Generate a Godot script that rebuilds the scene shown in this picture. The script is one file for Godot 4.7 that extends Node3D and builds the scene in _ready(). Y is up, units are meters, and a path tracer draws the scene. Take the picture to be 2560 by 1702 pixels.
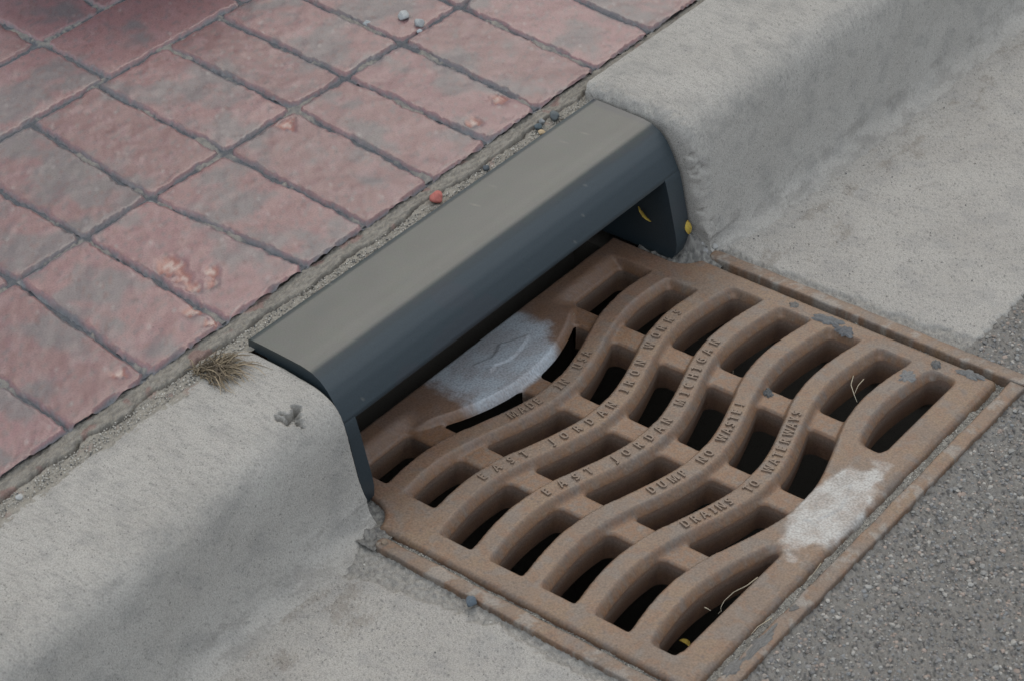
extends Node3D
# A kerb inlet storm drain seen close up: stamped red brick pavement, iron hood, wavy cast grate, gutter and asphalt.
# World: x runs along the kerb, z towards the street, y up. Metres.

var NA: FastNoiseLite
var NB: FastNoiseLite
var NC: FastNoiseLite
var ND: FastNoiseLite
var NE: FastNoiseLite
var RNG := RandomNumberGenerator.new()
var M := {}

func _ready():
	# ---------- camera ----------
	var cam := Camera3D.new()
	cam.name = "camera"
	cam.position = Vector3(-1.621, 1.6, 1.298)
	cam.rotation = Vector3(deg_to_rad(-36.8), deg_to_rad(-50.9), deg_to_rad(-1.45))
	cam.fov = 16.73
	cam.near = 0.05
	cam.far = 400.0
	var lens := CameraAttributesPhysical.new()
	lens.frustum_focal_length = 81.6
	lens.frustum_focus_distance = 2.62
	lens.exposure_aperture = 14.0
	cam.attributes = lens
	add_child(cam)
	cam.current = true
	# ---------- sky, sun, exposure ----------
	var env := Environment.new()
	env.background_mode = Environment.BG_SKY
	var psm := ProceduralSkyMaterial.new()
	psm.sky_top_color = Color(0.865, 0.895, 0.925)
	psm.sky_horizon_color = Color(0.47, 0.52, 0.575)
	psm.sky_curve = 0.35
	psm.ground_bottom_color = Color(0.18, 0.17, 0.16)
	psm.ground_horizon_color = Color(0.4, 0.4, 0.4)
	psm.energy_multiplier = 1.0
	var sky := Sky.new()
	sky.sky_material = psm
	env.sky = sky
	env.tonemap_mode = Environment.TONE_MAPPER_LINEAR
	env.tonemap_exposure = 1.88
	env.sdfgi_enabled = true
	env.ssao_enabled = true
	env.ssil_enabled = true
	var we := WorldEnvironment.new()
	we.name = "world_environment"
	we.environment = env
	add_child(we)
	var sun := DirectionalLight3D.new()
	sun.name = "sun"
	sun.light_color = Color(1.0, 0.965, 0.92)
	sun.light_energy = 0.2
	sun.light_angular_distance = 35.0
	sun.shadow_enabled = true
	sun.look_at_from_position(Vector3(1.8, 2.15, -1.1), Vector3.ZERO, Vector3.UP)
	add_child(sun)
	# ---------- materials and noise ----------
	RNG.seed = 4711
	NA = noise(11, 6.0, 3)
	NB = noise(23, 28.0, 3)
	NC = noise(37, 110.0, 3)
	ND = noise(51, 420.0, 2)
	NE = noise(67, 1.0, 2)
	make_materials()
	# ---------- setting ----------
	build_catch_basin()
	build_street()
	build_gutter()
	build_kerbs()
	build_sidewalk()
	build_mortar_joint()
	# ---------- things ----------
	build_frame()
	build_grate()
	build_hood()
	build_small_things()
	build_added_planter()

# ------------------------------------------------------------------ helpers
func noise(sd: int, f: float, oct: int) -> FastNoiseLite:
	var n := FastNoiseLite.new()
	n.seed = sd
	n.noise_type = FastNoiseLite.TYPE_SIMPLEX_SMOOTH
	n.frequency = f
	n.fractal_type = FastNoiseLite.FRACTAL_FBM
	n.fractal_octaves = oct
	return n

func ss(a: float, b: float, x: float) -> float:
	var t := clampf((x - a) / (b - a), 0.0, 1.0)
	return t * t * (3.0 - 2.0 * t)

func mixc(a: Color, b: Color, t: float) -> Color:
	return a.lerp(b, clampf(t, 0.0, 1.0))

func sgray(sd: int, size: int, f: float, oct: int, lo: float, hi: float, pits: int, grit := 0.22) -> Image:
	# a seamless grey grain, lo..hi, with small dark pits
	var n := noise(sd, f, oct)
	var src := n.get_seamless_image(size, size)
	src.convert(Image.FORMAT_L8)
	var d := src.get_data()
	var out := PackedByteArray()
	out.resize(size * size)
	for i in size * size:
		out[i] = int(clampf(lo + (hi - lo) * float(d[i]) / 255.0 + (float(hash(i * 31 + sd) & 255) / 255.0 - 0.5) * grit, 0.0, 1.0) * 255.0)
	var r := RandomNumberGenerator.new()
	r.seed = sd * 7 + 1
	for k in pits:
		var px := r.randi_range(0, size - 1)
		var py := r.randi_range(0, size - 1)
		var v := int(r.randf_range(0.35, 0.8) * 255.0 * hi)
		for a in r.randi_range(1, 3):
			out[((py + a) % size) * size + px] = v
			if r.randf() < 0.5:
				out[py * size + (px + a) % size] = v
	var img := Image.create_from_data(size, size, false, Image.FORMAT_L8, out)
	img.convert(Image.FORMAT_RGB8)
	return img

func tex(img: Image) -> ImageTexture:
	return ImageTexture.create_from_image(img)

func nmap(sd: int, size: int, f: float, oct: int, strength: float) -> ImageTexture:
	var n := noise(sd, f, oct)
	var im := n.get_seamless_image(size, size)
	im.convert(Image.FORMAT_L8)
	im.bump_map_to_normal_map(strength)
	return ImageTexture.create_from_image(im)

func mat(called: String, rough: float, spec: float, grain: Texture2D, nrm: Texture2D, scale: float, nscale: float) -> StandardMaterial3D:
	var m := StandardMaterial3D.new()
	m.vertex_color_use_as_albedo = true
	m.roughness = rough
	m.metallic_specular = spec
	m.uv1_triplanar = true
	m.uv1_world_triplanar = true
	m.uv1_scale = Vector3(scale, scale, scale)
	if grain:
		m.albedo_texture = grain
	if nrm:
		m.normal_enabled = true
		m.normal_texture = nrm
		m.normal_scale = nscale
	M[called] = m
	return m

func make_materials():
	var g_fine := tex(sgray(3, 1024, 0.26, 3, 0.74, 1.12, 7000))
	var g_soft := tex(sgray(5, 1024, 0.16, 4, 0.80, 1.1, 900, 0.12))
	var g_iron := tex(sgray(9, 1024, 0.12, 4, 0.74, 1.14, 1500, 0.07))
	var n_fine := nmap(13, 1024, 0.22, 4, 3.0)
	var n_cast := nmap(17, 1024, 0.2, 3, 2.5)
	mat("concrete", 0.92, 0.3, g_fine, n_fine, 1.9, 0.22)
	mat("mortar", 0.97, 0.2, g_fine, n_fine, 4.0, 1.4)
	mat("asphalt", 0.9, 0.35, g_fine, n_fine, 3.3, 1.5)
	mat("brick", 0.37, 0.5, g_soft, n_fine, 2.1, 0.07)
	mat("rust", 0.50, 0.5, g_iron, n_cast, 2.4, 0.28)
	mat("paint", 0.38, 0.5, g_soft, n_cast, 2.6, 0.03)
	mat("stone", 0.85, 0.4, null, null, 1.0, 1.0)
	mat("plant", 0.8, 0.3, null, null, 1.0, 1.0)
	mat("tar", 0.8, 0.4, g_fine, n_fine, 6.0, 1.0)

func obj(called: String, mesh: Mesh, m: Material, parent: Node = self) -> MeshInstance3D:
	var o := MeshInstance3D.new()
	o.name = called
	o.mesh = mesh
	o.material_override = m
	o.cast_shadow = GeometryInstance3D.SHADOW_CASTING_SETTING_ON
	parent.add_child(o, true)
	return o

func tag(o: Node, label: String, category: String, group := "", kind := ""):
	o.set_meta("label", label)
	o.set_meta("category", category)
	if group != "":
		o.set_meta("group", group)
	if kind != "":
		o.set_meta("kind", kind)

func thing(called: String, at: Vector3, label: String, category: String, group := "", kind := "") -> Node3D:
	var o := Node3D.new()
	o.name = called
	o.position = at
	add_child(o, true)
	tag(o, label, category, group, kind)
	return o

func mesh_of(P: PackedVector3Array, N: PackedVector3Array, C: PackedColorArray, I: PackedInt32Array) -> ArrayMesh:
	var a := []
	a.resize(Mesh.ARRAY_MAX)
	a[Mesh.ARRAY_VERTEX] = P
	a[Mesh.ARRAY_NORMAL] = N
	a[Mesh.ARRAY_COLOR] = C
	a[Mesh.ARRAY_INDEX] = I
	var m := ArrayMesh.new()
	m.add_surface_from_arrays(Mesh.PRIMITIVE_TRIANGLES, a)
	return m

# a sheet of nx * nz points (i fastest); up tells which way its front faces
func sheet(P: PackedVector3Array, C: PackedColorArray, nx: int, nz: int, flip := false) -> ArrayMesh:
	var N := PackedVector3Array()
	N.resize(nx * nz)
	for j in nz:
		var j0 := maxi(j - 1, 0)
		var j1 := mini(j + 1, nz - 1)
		for i in nx:
			var i0 := maxi(i - 1, 0)
			var i1 := mini(i + 1, nx - 1)
			var dx := P[j * nx + i1] - P[j * nx + i0]
			var dz := P[j1 * nx + i] - P[j0 * nx + i]
			var n := dz.cross(dx).normalized()
			N[j * nx + i] = -n if flip else n
	var I := PackedInt32Array()
	I.resize((nx - 1) * (nz - 1) * 6)
	var k := 0
	for j in nz - 1:
		for i in nx - 1:
			var a := j * nx + i
			var b := a + 1
			var c := a + nx
			var d := c + 1
			if flip:
				I[k] = a; I[k + 1] = c; I[k + 2] = b
				I[k + 3] = b; I[k + 4] = c; I[k + 5] = d
			else:
				I[k] = a; I[k + 1] = b; I[k + 2] = c
				I[k + 3] = b; I[k + 4] = d; I[k + 5] = c
			k += 6
	return mesh_of(P, N, C, I)

func spaced(stops: Array) -> PackedFloat32Array:
	# stops: [[x, step after it], ..., [x_end, 0]]
	var out := PackedFloat32Array()
	for s in stops.size() - 1:
		var a: float = stops[s][0]
		var b: float = stops[s + 1][0]
		var n := maxi(1, int(round((b - a) / float(stops[s][1]))))
		for q in n:
			out.append(a + (b - a) * q / n)
	out.append(stops[-1][0])
	return out

func rock_mesh(sd: int, flat: float) -> ArrayMesh:
	# an angular pebble of radius about 1 with a flat-shaded, uneven surface
	var r := RandomNumberGenerator.new()
	r.seed = sd
	var t := (1.0 + sqrt(5.0)) / 2.0
	var v := [Vector3(-1, t, 0), Vector3(1, t, 0), Vector3(-1, -t, 0), Vector3(1, -t, 0), Vector3(0, -1, t), Vector3(0, 1, t), Vector3(0, -1, -t), Vector3(0, 1, -t), Vector3(t, 0, -1), Vector3(t, 0, 1), Vector3(-t, 0, -1), Vector3(-t, 0, 1)]
	for q in v.size():
		v[q] = v[q].normalized() * r.randf_range(0.72, 1.15) * Vector3(1.0, flat, 0.85)
	var f := [[0, 11, 5], [0, 5, 1], [0, 1, 7], [0, 7, 10], [0, 10, 11], [1, 5, 9], [5, 11, 4], [11, 10, 2], [10, 7, 6], [7, 1, 8], [3, 9, 4], [3, 4, 2], [3, 2, 6], [3, 6, 8], [3, 8, 9], [4, 9, 5], [2, 4, 11], [6, 2, 10], [8, 6, 7], [9, 8, 1]]
	var st := SurfaceTool.new()
	st.begin(Mesh.PRIMITIVE_TRIANGLES)
	for q in f:
		var a: Vector3 = v[q[0]]
		var b: Vector3 = v[q[1]]
		var c: Vector3 = v[q[2]]
		var n := (b - a).cross(c - a).normalized()
		for p in [a, c, b]:
			st.set_normal(n)
			st.set_color(Color.WHITE)
			st.add_vertex(p)
	return st.commit()

func scatter(called: String, mesh: Mesh, xf: Array, cols: Array, m: Material, parent: Node = self) -> MultiMeshInstance3D:
	var mm := MultiMesh.new()
	mm.transform_format = MultiMesh.TRANSFORM_3D
	mm.use_colors = true
	mm.mesh = mesh
	mm.instance_count = xf.size()
	for i in xf.size():
		mm.set_instance_transform(i, xf[i])
		mm.set_instance_color(i, cols[i])
	var o := MultiMeshInstance3D.new()
	o.name = called
	o.multimesh = mm
	o.material_override = m
	parent.add_child(o, true)
	return o

func rand_basis(s: float) -> Basis:
	return Basis.from_euler(Vector3(RNG.randf() * TAU, RNG.randf() * TAU, RNG.randf() * TAU)).scaled(Vector3(s, s, s))

# closed loop of (z, y) points run along x from x0(y) to x1(y), with flat ends
func loop_solid(loop: PackedVector2Array, xa: Callable, xb: Callable, steps: int, colf: Callable, smooth_deg := 50.0) -> ArrayMesh:
	var st := SurfaceTool.new()
	st.begin(Mesh.PRIMITIVE_TRIANGLES)
	var n := loop.size()
	var nrm := PackedVector2Array()
	nrm.resize(n)
	var area := 0.0
	for q in n:
		var a := loop[q]
		var b := loop[(q + 1) % n]
		area += a.x * b.y - b.x * a.y
	var sgn := 1.0 if area > 0.0 else -1.0
	for q in n:
		var e := (loop[(q + 1) % n] - loop[q]).normalized()
		nrm[q] = Vector2(e.y, -e.x) * sgn
	for q in n:
		var q1 := (q + 1) % n
		var a := loop[q]
		var b := loop[q1]
		var fn := nrm[q]
		var pn := nrm[(q - 1 + n) % n]
		var nn := nrm[q1]
		var na := (fn + pn).normalized() if fn.dot(pn) > cos(deg_to_rad(smooth_deg)) else fn
		var nb := (fn + nn).normalized() if fn.dot(nn) > cos(deg_to_rad(smooth_deg)) else fn
		for s in steps:
			var t0 := float(s) / steps
			var t1 := float(s + 1) / steps
			var p := [Vector3(lerpf(xa.call(a.y), xb.call(a.y), t0), a.y, a.x), Vector3(lerpf(xa.call(a.y), xb.call(a.y), t1), a.y, a.x), Vector3(lerpf(xa.call(b.y), xb.call(b.y), t1), b.y, b.x), Vector3(lerpf(xa.call(b.y), xb.call(b.y), t0), b.y, b.x)]
			var nv := [na, na, nb, nb]
			var gn: Vector3 = (p[2] - p[0]).cross(p[1] - p[0])
			var order := [0, 1, 2, 0, 2, 3] if gn.dot(Vector3(0, fn.y, fn.x)) > 0.0 else [0, 2, 1, 0, 3, 2]
			for w in order:
				var k: int = w
				st.set_normal(Vector3(0, nv[k].y, nv[k].x))
				st.set_color(colf.call(p[k]))
				st.add_vertex(p[k])
	var tri := Geometry2D.triangulate_polygon(loop)
	for side in 2:
		for q in range(0, tri.size(), 3):
			var ga := loop[tri[q + 1]] - loop[tri[q]]
			var gb := loop[tri[q + 2]] - loop[tri[q]]
			# (z, y) plane: clockwise seen from the side the end faces
			var turn := ga.x * gb.y - ga.y * gb.x
			var keep := (turn > 0.0) == (side == 1)
			for w0 in 3:
				var w: int = w0 if keep else 2 - w0
				var a2 := loop[tri[q + w]]
				var x: float = xa.call(a2.y) if side == 0 else xb.call(a2.y)
				var v := Vector3(x, a2.y, a2.x)
				st.set_normal(Vector3(-1 if side == 0 else 1, 0, 0))
				st.set_color(colf.call(v))
				st.add_vertex(v)
	return st.commit()

# ------------------------------------------------------------------ setting
func build_catch_basin():
	var b := thing("catch_basin", Vector3(0, 0, 0), "dark concrete pit under the wavy grate", "drain pit", "", "structure")
	var walls := [
		["wall", Vector3(-0.36, -1.35, -0.26), Vector3(-0.272, -0.03, 0.50)],
		["wall", Vector3(0.288, -1.35, -0.26), Vector3(0.37, -0.03, 0.50)],
		["wall", Vector3(-0.272, -1.35, 0.412), Vector3(0.288, -0.031, 0.50)],
		["wall", Vector3(-0.272, -1.35, -0.26), Vector3(0.288, 0.13, -0.15)],
		["floor", Vector3(-0.36, -1.45, -0.26), Vector3(0.37, -1.351, 0.50)]]
	for w in walls:
		var lo: Vector3 = w[1]
		var hi: Vector3 = w[2]
		var bm := BoxMesh.new()
		bm.size = hi - lo
		var m := StandardMaterial3D.new()
		m.albedo_color = Color(0.40, 0.38, 0.35)
		m.roughness = 0.95
		m.albedo_texture = M["mortar"].albedo_texture
		m.uv1_triplanar = true
		m.uv1_scale = Vector3(3, 3, 3)
		var o := obj(w[0], bm, m, b)
		o.position = (lo + hi) * 0.5

func asphalt_y(x: float, z: float) -> float:
	return -0.004 + NB.get_noise_2d(x, z) * 0.0024 + NC.get_noise_2d(x, z) * 0.0034 + ND.get_noise_2d(x, z) * 0.0016

func asphalt_col(x: float, z: float) -> Color:
	var c := Color(0.235, 0.218, 0.2)
	c = mixc(c, Color(0.225, 0.21, 0.19), 0.5 + NC.get_noise_2d(x + 3.0, z) * 1.3)
	c = mixc(c, Color(0.085, 0.08, 0.078), ss(0.12, 0.5, ND.get_noise_2d(x, z + 7.0)))
	c = mixc(c, Color(0.22, 0.205, 0.185), ss(0.1, 0.5, NB.get_noise_2d(x - 4.0, z)) * 0.6)
	return c

func build_street():
	var root := thing("street", Vector3.ZERO, "worn grey asphalt road surface with exposed aggregate", "road", "", "structure")
	for part in 2:
		# right of the frame the asphalt reaches back to the gutter; in front of it only to the frame
		var xs := spaced([[0.318, 0.0028], [0.75, 0.006], [1.1, 0.05], [2.0, 1.5], [40.0, 0]]) if part == 0 else spaced([[-40.0, 2.0], [-2.0, 0.1], [-0.5, 0.02], [-0.36, 0.0028], [0.3185, 0]])
		var zs := spaced([[0.374, 0.0028], [0.85, 0.01], [1.2, 0.1], [2.5, 2.0], [60.0, 0]]) if part == 0 else spaced([[0.4555, 0.0028], [0.85, 0.01], [1.2, 0.1], [2.5, 2.0], [60.0, 0]])
		var P := PackedVector3Array()
		var C := PackedColorArray()
		for z in zs:
			for x in xs:
				var y := asphalt_y(x, z)
				P.append(Vector3(x, y, z))
				C.append(asphalt_col(x, z))
		obj("asphalt_surface", sheet(P, C, xs.size(), zs.size()), M["asphalt"], root)
	# exposed aggregate
	var rocks := [rock_mesh(1, 0.6), rock_mesh(2, 0.45), rock_mesh(3, 0.7)]
	var pal := [Color(0.30, 0.29, 0.27), Color(0.20, 0.19, 0.185), Color(0.13, 0.125, 0.125), Color(0.40, 0.37, 0.33), Color(0.09, 0.09, 0.095), Color(0.24, 0.2, 0.17), Color(0.33, 0.24, 0.19), Color(0.17, 0.18, 0.19)]
	for v in 3:
		var xf := []
		var cl := []
		for q in 17000:
			var x := RNG.randf_range(-0.36, 0.8)
			var z := RNG.randf_range(0.38, 0.86)
			if x < 0.335 and z < 0.468:
				continue
			var u := RNG.randf()
			var s := 0.0011 + 0.0022 * u * u + (0.0018 if RNG.randf() < 0.035 else 0.0)
			if NC.get_noise_2d(x * 0.5, z * 0.5 + 3.0) < -0.15:
				s *= 0.6
			var bas := Basis.from_euler(Vector3(RNG.randf_range(-0.3, 0.3), RNG.randf() * TAU, RNG.randf_range(-0.3, 0.3))).scaled(Vector3(s, s, s))
			xf.append(Transform3D(bas, Vector3(x, asphalt_y(x, z) - s * RNG.randf_range(-0.1, 0.4), z)))
			var c: Color = pal[RNG.randi_range(0, 7)]
			var f := RNG.randf_range(0.75, 1.1)
			c = c.lerp(Color(0.235, 0.22, 0.203), 0.4)
			cl.append(Color(c.r * f, c.g * f, c.b * f))
		var o := scatter("aggregate", rocks[v], xf, cl, M["stone"], root)
		o.set_meta("kind", "stuff")

func conc_col(x: float, z: float, streak: float) -> Color:
	var c := Color(0.345, 0.322, 0.293)
	c = mixc(c, Color(0.385, 0.362, 0.33), 0.5 + NA.get_noise_2d(x, z) * 0.9)
	c = mixc(c, Color(0.26, 0.25, 0.24), ss(0.0, 0.6, NB.get_noise_2d(x * 0.6 + 9.0, z * 0.6)) * 0.35)
	c = mixc(c, Color(0.20, 0.19, 0.185), ss(0.0, 0.6, NC.get_noise_2d((x * 0.83 - z * 0.4) * 3.4 + 5.0, (x * 0.4 + z * 0.83) * 0.28)) * streak * 0.6)
	c = mixc(c, Color(0.14, 0.135, 0.13), ss(0.45, 0.65, ND.get_noise_2d(x * 0.7, z * 0.45 + 4.0)) * 0.6)
	return c

# how far a gutter point is into the sandy mortar round the frame (1 = mortar, 0 = cast concrete)
func mortar_mask(x: float, z: float) -> float:
	var w := 0.013 + NB.get_noise_2d(x * 0.7, z * 0.7 + 2.0) * 0.012
	var d := 0.0
	if x > 0:
		d = x - 0.331 - w - 0.02 * ss(0.25, 0.38, z)
	else:
		d = -0.327 - x - w - 0.03 * (1.0 - ss(0.05, 0.22, z))
	d += NC.get_noise_2d(x, z) * 0.005
	return 1.0 - ss(-0.002, 0.003, d)

func build_gutter():
	for side in 2:
		var right := side == 1
		var xs := spaced([[0.3255, 0.0024], [1.15, 0.02], [2.0, 1.0], [40.0, 0]]) if right else spaced([[-40.0, 1.0], [-2.0, 0.1], [-0.85, 0.0024], [-0.3215, 0]])
		var zs := spaced([[-0.02, 0.0024], [0.384 if right else 0.462, 0]])
		var P := PackedVector3Array()
		var C := PackedColorArray()
		for z in zs:
			for x in xs:
				var mm := mortar_mask(x, z)
				var y := -0.001 + NB.get_noise_2d(x, z) * 0.0007 + NC.get_noise_2d(x * 2.5, z * 0.2) * 0.0005 + ND.get_noise_2d(x, z) * 0.0003
				var c := conc_col(x, z, 0.6)
				# pan edge breaks away raggedly at the asphalt
				if right:
					y -= 0.008 * ss(0.374, 0.381, z + NC.get_noise_2d(x, z * 0.3) * 0.006)
				# sand and silt stains lying along the kerb foot
				var foot := z - (0.045 + (0.05 if right else 0.035))
				var st := ss(0.12, 0.5, NB.get_noise_2d(x * 0.5 - 6.0, z * 0.9) + 0.45 * ND.get_noise_2d(x, z) - absf(foot) * 5.5)
				c = mixc(c, Color(0.20, 0.17, 0.14), st * 0.45)
				if mm > 0.0:
					var mc := mixc(Color(0.32, 0.30, 0.272), Color(0.19, 0.182, 0.17), 0.4 + NC.get_noise_2d(x, z) * 1.0 + ND.get_noise_2d(x, z) * 0.6)
					c = mixc(c, mc, mm)
					y += mm * (-0.0035 + NC.get_noise_2d(x + 2.0, z) * 0.0022 + ND.get_noise_2d(x, z) * 0.0014)
				P.append(Vector3(x, y, z))
				C.append(c)
		var o := obj("gutter", sheet(P, C, xs.size(), zs.size()), M["concrete"])
		tag(o, "broom finished concrete gutter pan ending at rough asphalt" if right else "broom finished concrete gutter pan beside the frame rail with a rivet", "gutter", "", "structure")

# kerb cross section, t 0..1 from back foot over the top to the street toe: (z, y)
func kerb_section(right: bool) -> PackedVector2Array:
	var k := PackedVector2Array()
	if right:
		k = PackedVector2Array([Vector2(-0.162, 0.08), Vector2(-0.164, 0.15), Vector2(-0.162, 0.163), Vector2(-0.154, 0.169), Vector2(-0.10, 0.171), Vector2(-0.045, 0.169), Vector2(-0.022, 0.164), Vector2(-0.006, 0.152), Vector2(0.003, 0.135), Vector2(0.012, 0.105), Vector2(0.022, 0.06), Vector2(0.030, 0.028), Vector2(0.038, 0.010), Vector2(0.052, 0.001), Vector2(0.070, -0.005), Vector2(0.080, -0.016)])
	else:
		k = PackedVector2Array([Vector2(-0.144, 0.08), Vector2(-0.146, 0.13), Vector2(-0.145, 0.143), Vector2(-0.138, 0.149), Vector2(-0.10, 0.150), Vector2(-0.055, 0.147), Vector2(-0.030, 0.142), Vector2(-0.014, 0.132), Vector2(-0.005, 0.117), Vector2(0.002, 0.09), Vector2(0.010, 0.05), Vector2(0.017, 0.025), Vector2(0.026, 0.009), Vector2(0.040, 0.001), Vector2(0.058, -0.005), Vector2(0.068, -0.016)])
	var c := Curve2D.new()
	for q in k.size():
		var a := k[maxi(q - 1, 0)]
		var b := k[mini(q + 1, k.size() - 1)]
		var h := (b - a) / 6.0
		c.add_point(k[q], -h, h)
	c.bake_interval = 0.001
	var out := PackedVector2Array()
	var L := c.get_baked_length()
	var n := int(L / 0.0024)
	for q in n + 1:
		out.append(c.sample_baked(L * q / n))
	return out

func build_kerbs():
	for side in 2:
		var right := side == 1
		var sec := kerb_section(right)
		var xend := 0.3205 if right else -0.2925
		var R := 0.016 if right else 0.006
		# distance from the end, dense close to it; first rings close the end face
		var ds := [0.0, 0.0, 0.0, 0.0]
		for q in 8:
			ds.append(R * pow((q + 0.3) / 8.0, 1.6))
		var near := spaced([[R, 0.0024], [0.62 if not right else 0.95, 0.02], [1.6, 1.0], [40.0, 0]])
		for v in near:
			ds.append(v)
		var nx := ds.size()
		var nz := sec.size()
		var P := PackedVector3Array()
		var C := PackedColorArray()
		var mid := Vector2(-0.07, 0.05)
		for j in nz:
			var a := sec[maxi(j - 1, 0)]
			var b := sec[mini(j + 1, nz - 1)]
			var e := (b - a).normalized()
			var nr := Vector2(-e.y, e.x)
			if nr.dot(sec[j] - mid) < 0:
				nr = -nr
			for i in nx:
				var d: float = ds[i]
				var x := xend + d if right else xend - d
				var inset := 0.0
				if d < R:
					inset = (R - sqrt(maxf(R * R - (R - d) * (R - d), 0.0))) * ss(0.012, 0.06, sec[j].y)
				var s := sec[j]
				if s.y < 0.02 and s.x > 0.0:
					var tz := 0.030 if right else 0.017
					s.x = tz + (s.x - tz) * (0.3 + 0.7 * ss(0.0, 0.10, d)) if s.x > tz else s.x
				# the kerb line swells away from the inlet
				var sw := 0.020 * ss(0.0, 0.40, d) if not right else 0.014 * ss(0.02, 0.5, d)
				s.x += sw * ss(0.10, 0.02, s.y) + sw * 0.8 * ss(0.02, 0.10, s.y) * ss(-0.10, -0.02, s.x)
				var bump := NB.get_noise_3d(x * 0.6, s.y * 0.6, s.x * 0.6) * 0.0010 + NC.get_noise_3d(x, s.y, s.x) * 0.0003 + ND.get_noise_3d(x, s.y, s.x) * 0.0003
				# broom strokes across the top
				bump += NC.get_noise_3d(x * 2.5, s.y * 0.15, s.x * 0.15) * (0.0004 if s.y > 0.13 else 0.0)
				var c := kerb_col(x, s, right)
				if not right:
					# spalled holes near the end of the nose
					if s.y > 0.1:
						var pit := 0.0
						for h in [[-0.352, -0.036, 0.0058], [-0.345, -0.031, 0.0055], [-0.338, -0.029, 0.0058], [-0.341, -0.022, 0.0045], [-0.331, -0.034, 0.0045], [-0.349, -0.027, 0.003]]:
							var hx: float = h[0]
							var hz: float = h[1]
							var hr: float = h[2]
							if absf(x - hx) < 0.015 and absf(s.x - hz) < 0.015:
								var hd := Vector2(x - hx, s.x - hz).length() + NC.get_noise_2d(x * 1.5, s.x * 1.5) * 0.006
								pit = maxf(pit, ss(hr, hr * 0.4, hd))
						bump -= 0.016 * pit
				else:
					var chip := ss(0.03, 0.0, d) * ss(0.05, 0.4, NB.get_noise_3d(x * 2.0, s.y * 2.0, s.x * 2.0))
					bump -= 0.004 * chip
				var q := s + nr * (bump - inset)
				if i < 4:
					q = (s + nr * (-R * ss(0.012, 0.06, sec[j].y))).lerp(mid, [1.0, 0.6, 0.3, 0.08][i])
				P.append(Vector3(x, q.y, q.x))
				C.append(c)
		var o := obj("kerb", sheet(P, C, nx, nz, not right), M["concrete"])
		tag(o, "pale concrete kerb with a rounded clean end above the hood" if right else "concrete kerb with a spalled hole beside the dry grass tuft", "kerb", "", "structure")

func kerb_col(x: float, s: Vector2, right: bool) -> Color:
	var u := s.x - s.y
	var c := Color(0.35, 0.328, 0.298)
	c = mixc(c, Color(0.392, 0.369, 0.337), 0.5 + NA.get_noise_2d(x, u) * 0.8)
	c = mixc(c, Color(0.25, 0.24, 0.225), ss(0.0, 0.6, NB.get_noise_2d(x * 0.6 - 3.0, u * 0.6)) * 0.4)
	c = mixc(c, Color(0.19, 0.182, 0.172), ss(0.0, 0.55, NC.get_noise_2d(x * 3.2, u * 0.3)) * (0.32 if s.y > 0.13 else 0.0))
	c = mixc(c, Color(0.10, 0.098, 0.095), ss(0.5, 0.7, ND.get_noise_2d(x * 0.9, u * 1.3 + 8.0)) * 0.35)
	# crevice dirt with its own ragged outline along the foot
	if s.y < 0.03:
		var st := ss(0.05, 0.5, NB.get_noise_2d(x * 0.5, u * 1.0) + 0.5 * ND.get_noise_2d(x, u) + 0.1)
		c = mixc(c, Color(0.17, 0.155, 0.14), st * 0.35)
	return c

const EDGE_X := [-0.945, -0.834, -0.723, -0.613, -0.502, -0.392, -0.278, -0.151, -0.052, 0.062, 0.166, 0.262, 0.379, 0.495, 0.606, 0.717, 0.828, 0.939, 1.05, 1.161, 1.272]
const MID_X := [-0.92, -0.81, -0.70, -0.590, -0.480, -0.360, -0.258, -0.157, -0.034, 0.086, 0.180, 0.287, 0.402, 0.515, 0.630, 0.745, 0.855, 0.965, 1.075, 1.185, 1.297]
const BACK_X := [-0.90, -0.79, -0.68, -0.572, -0.462, -0.345, -0.243, -0.127, -0.018, 0.103, 0.197, 0.302, 0.418, 0.53, 0.646, 0.76, 0.87, 0.98, 1.09, 1.2, 1.312]
const CHIPS := [[-0.241, -0.303, 0.017], [-0.247, -0.275, 0.010], [-0.254, -0.253, 0.009], [-0.221, -0.257, 0.009], [-0.236, -0.244, 0.007], [-0.285, -0.224, 0.010], [-0.289, -0.196, 0.008], [-0.409, -0.21, 0.009], [0.054, -0.400, 0.012], [0.251, -0.234, 0.011], [0.188, -0.224, 0.010]]

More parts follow.
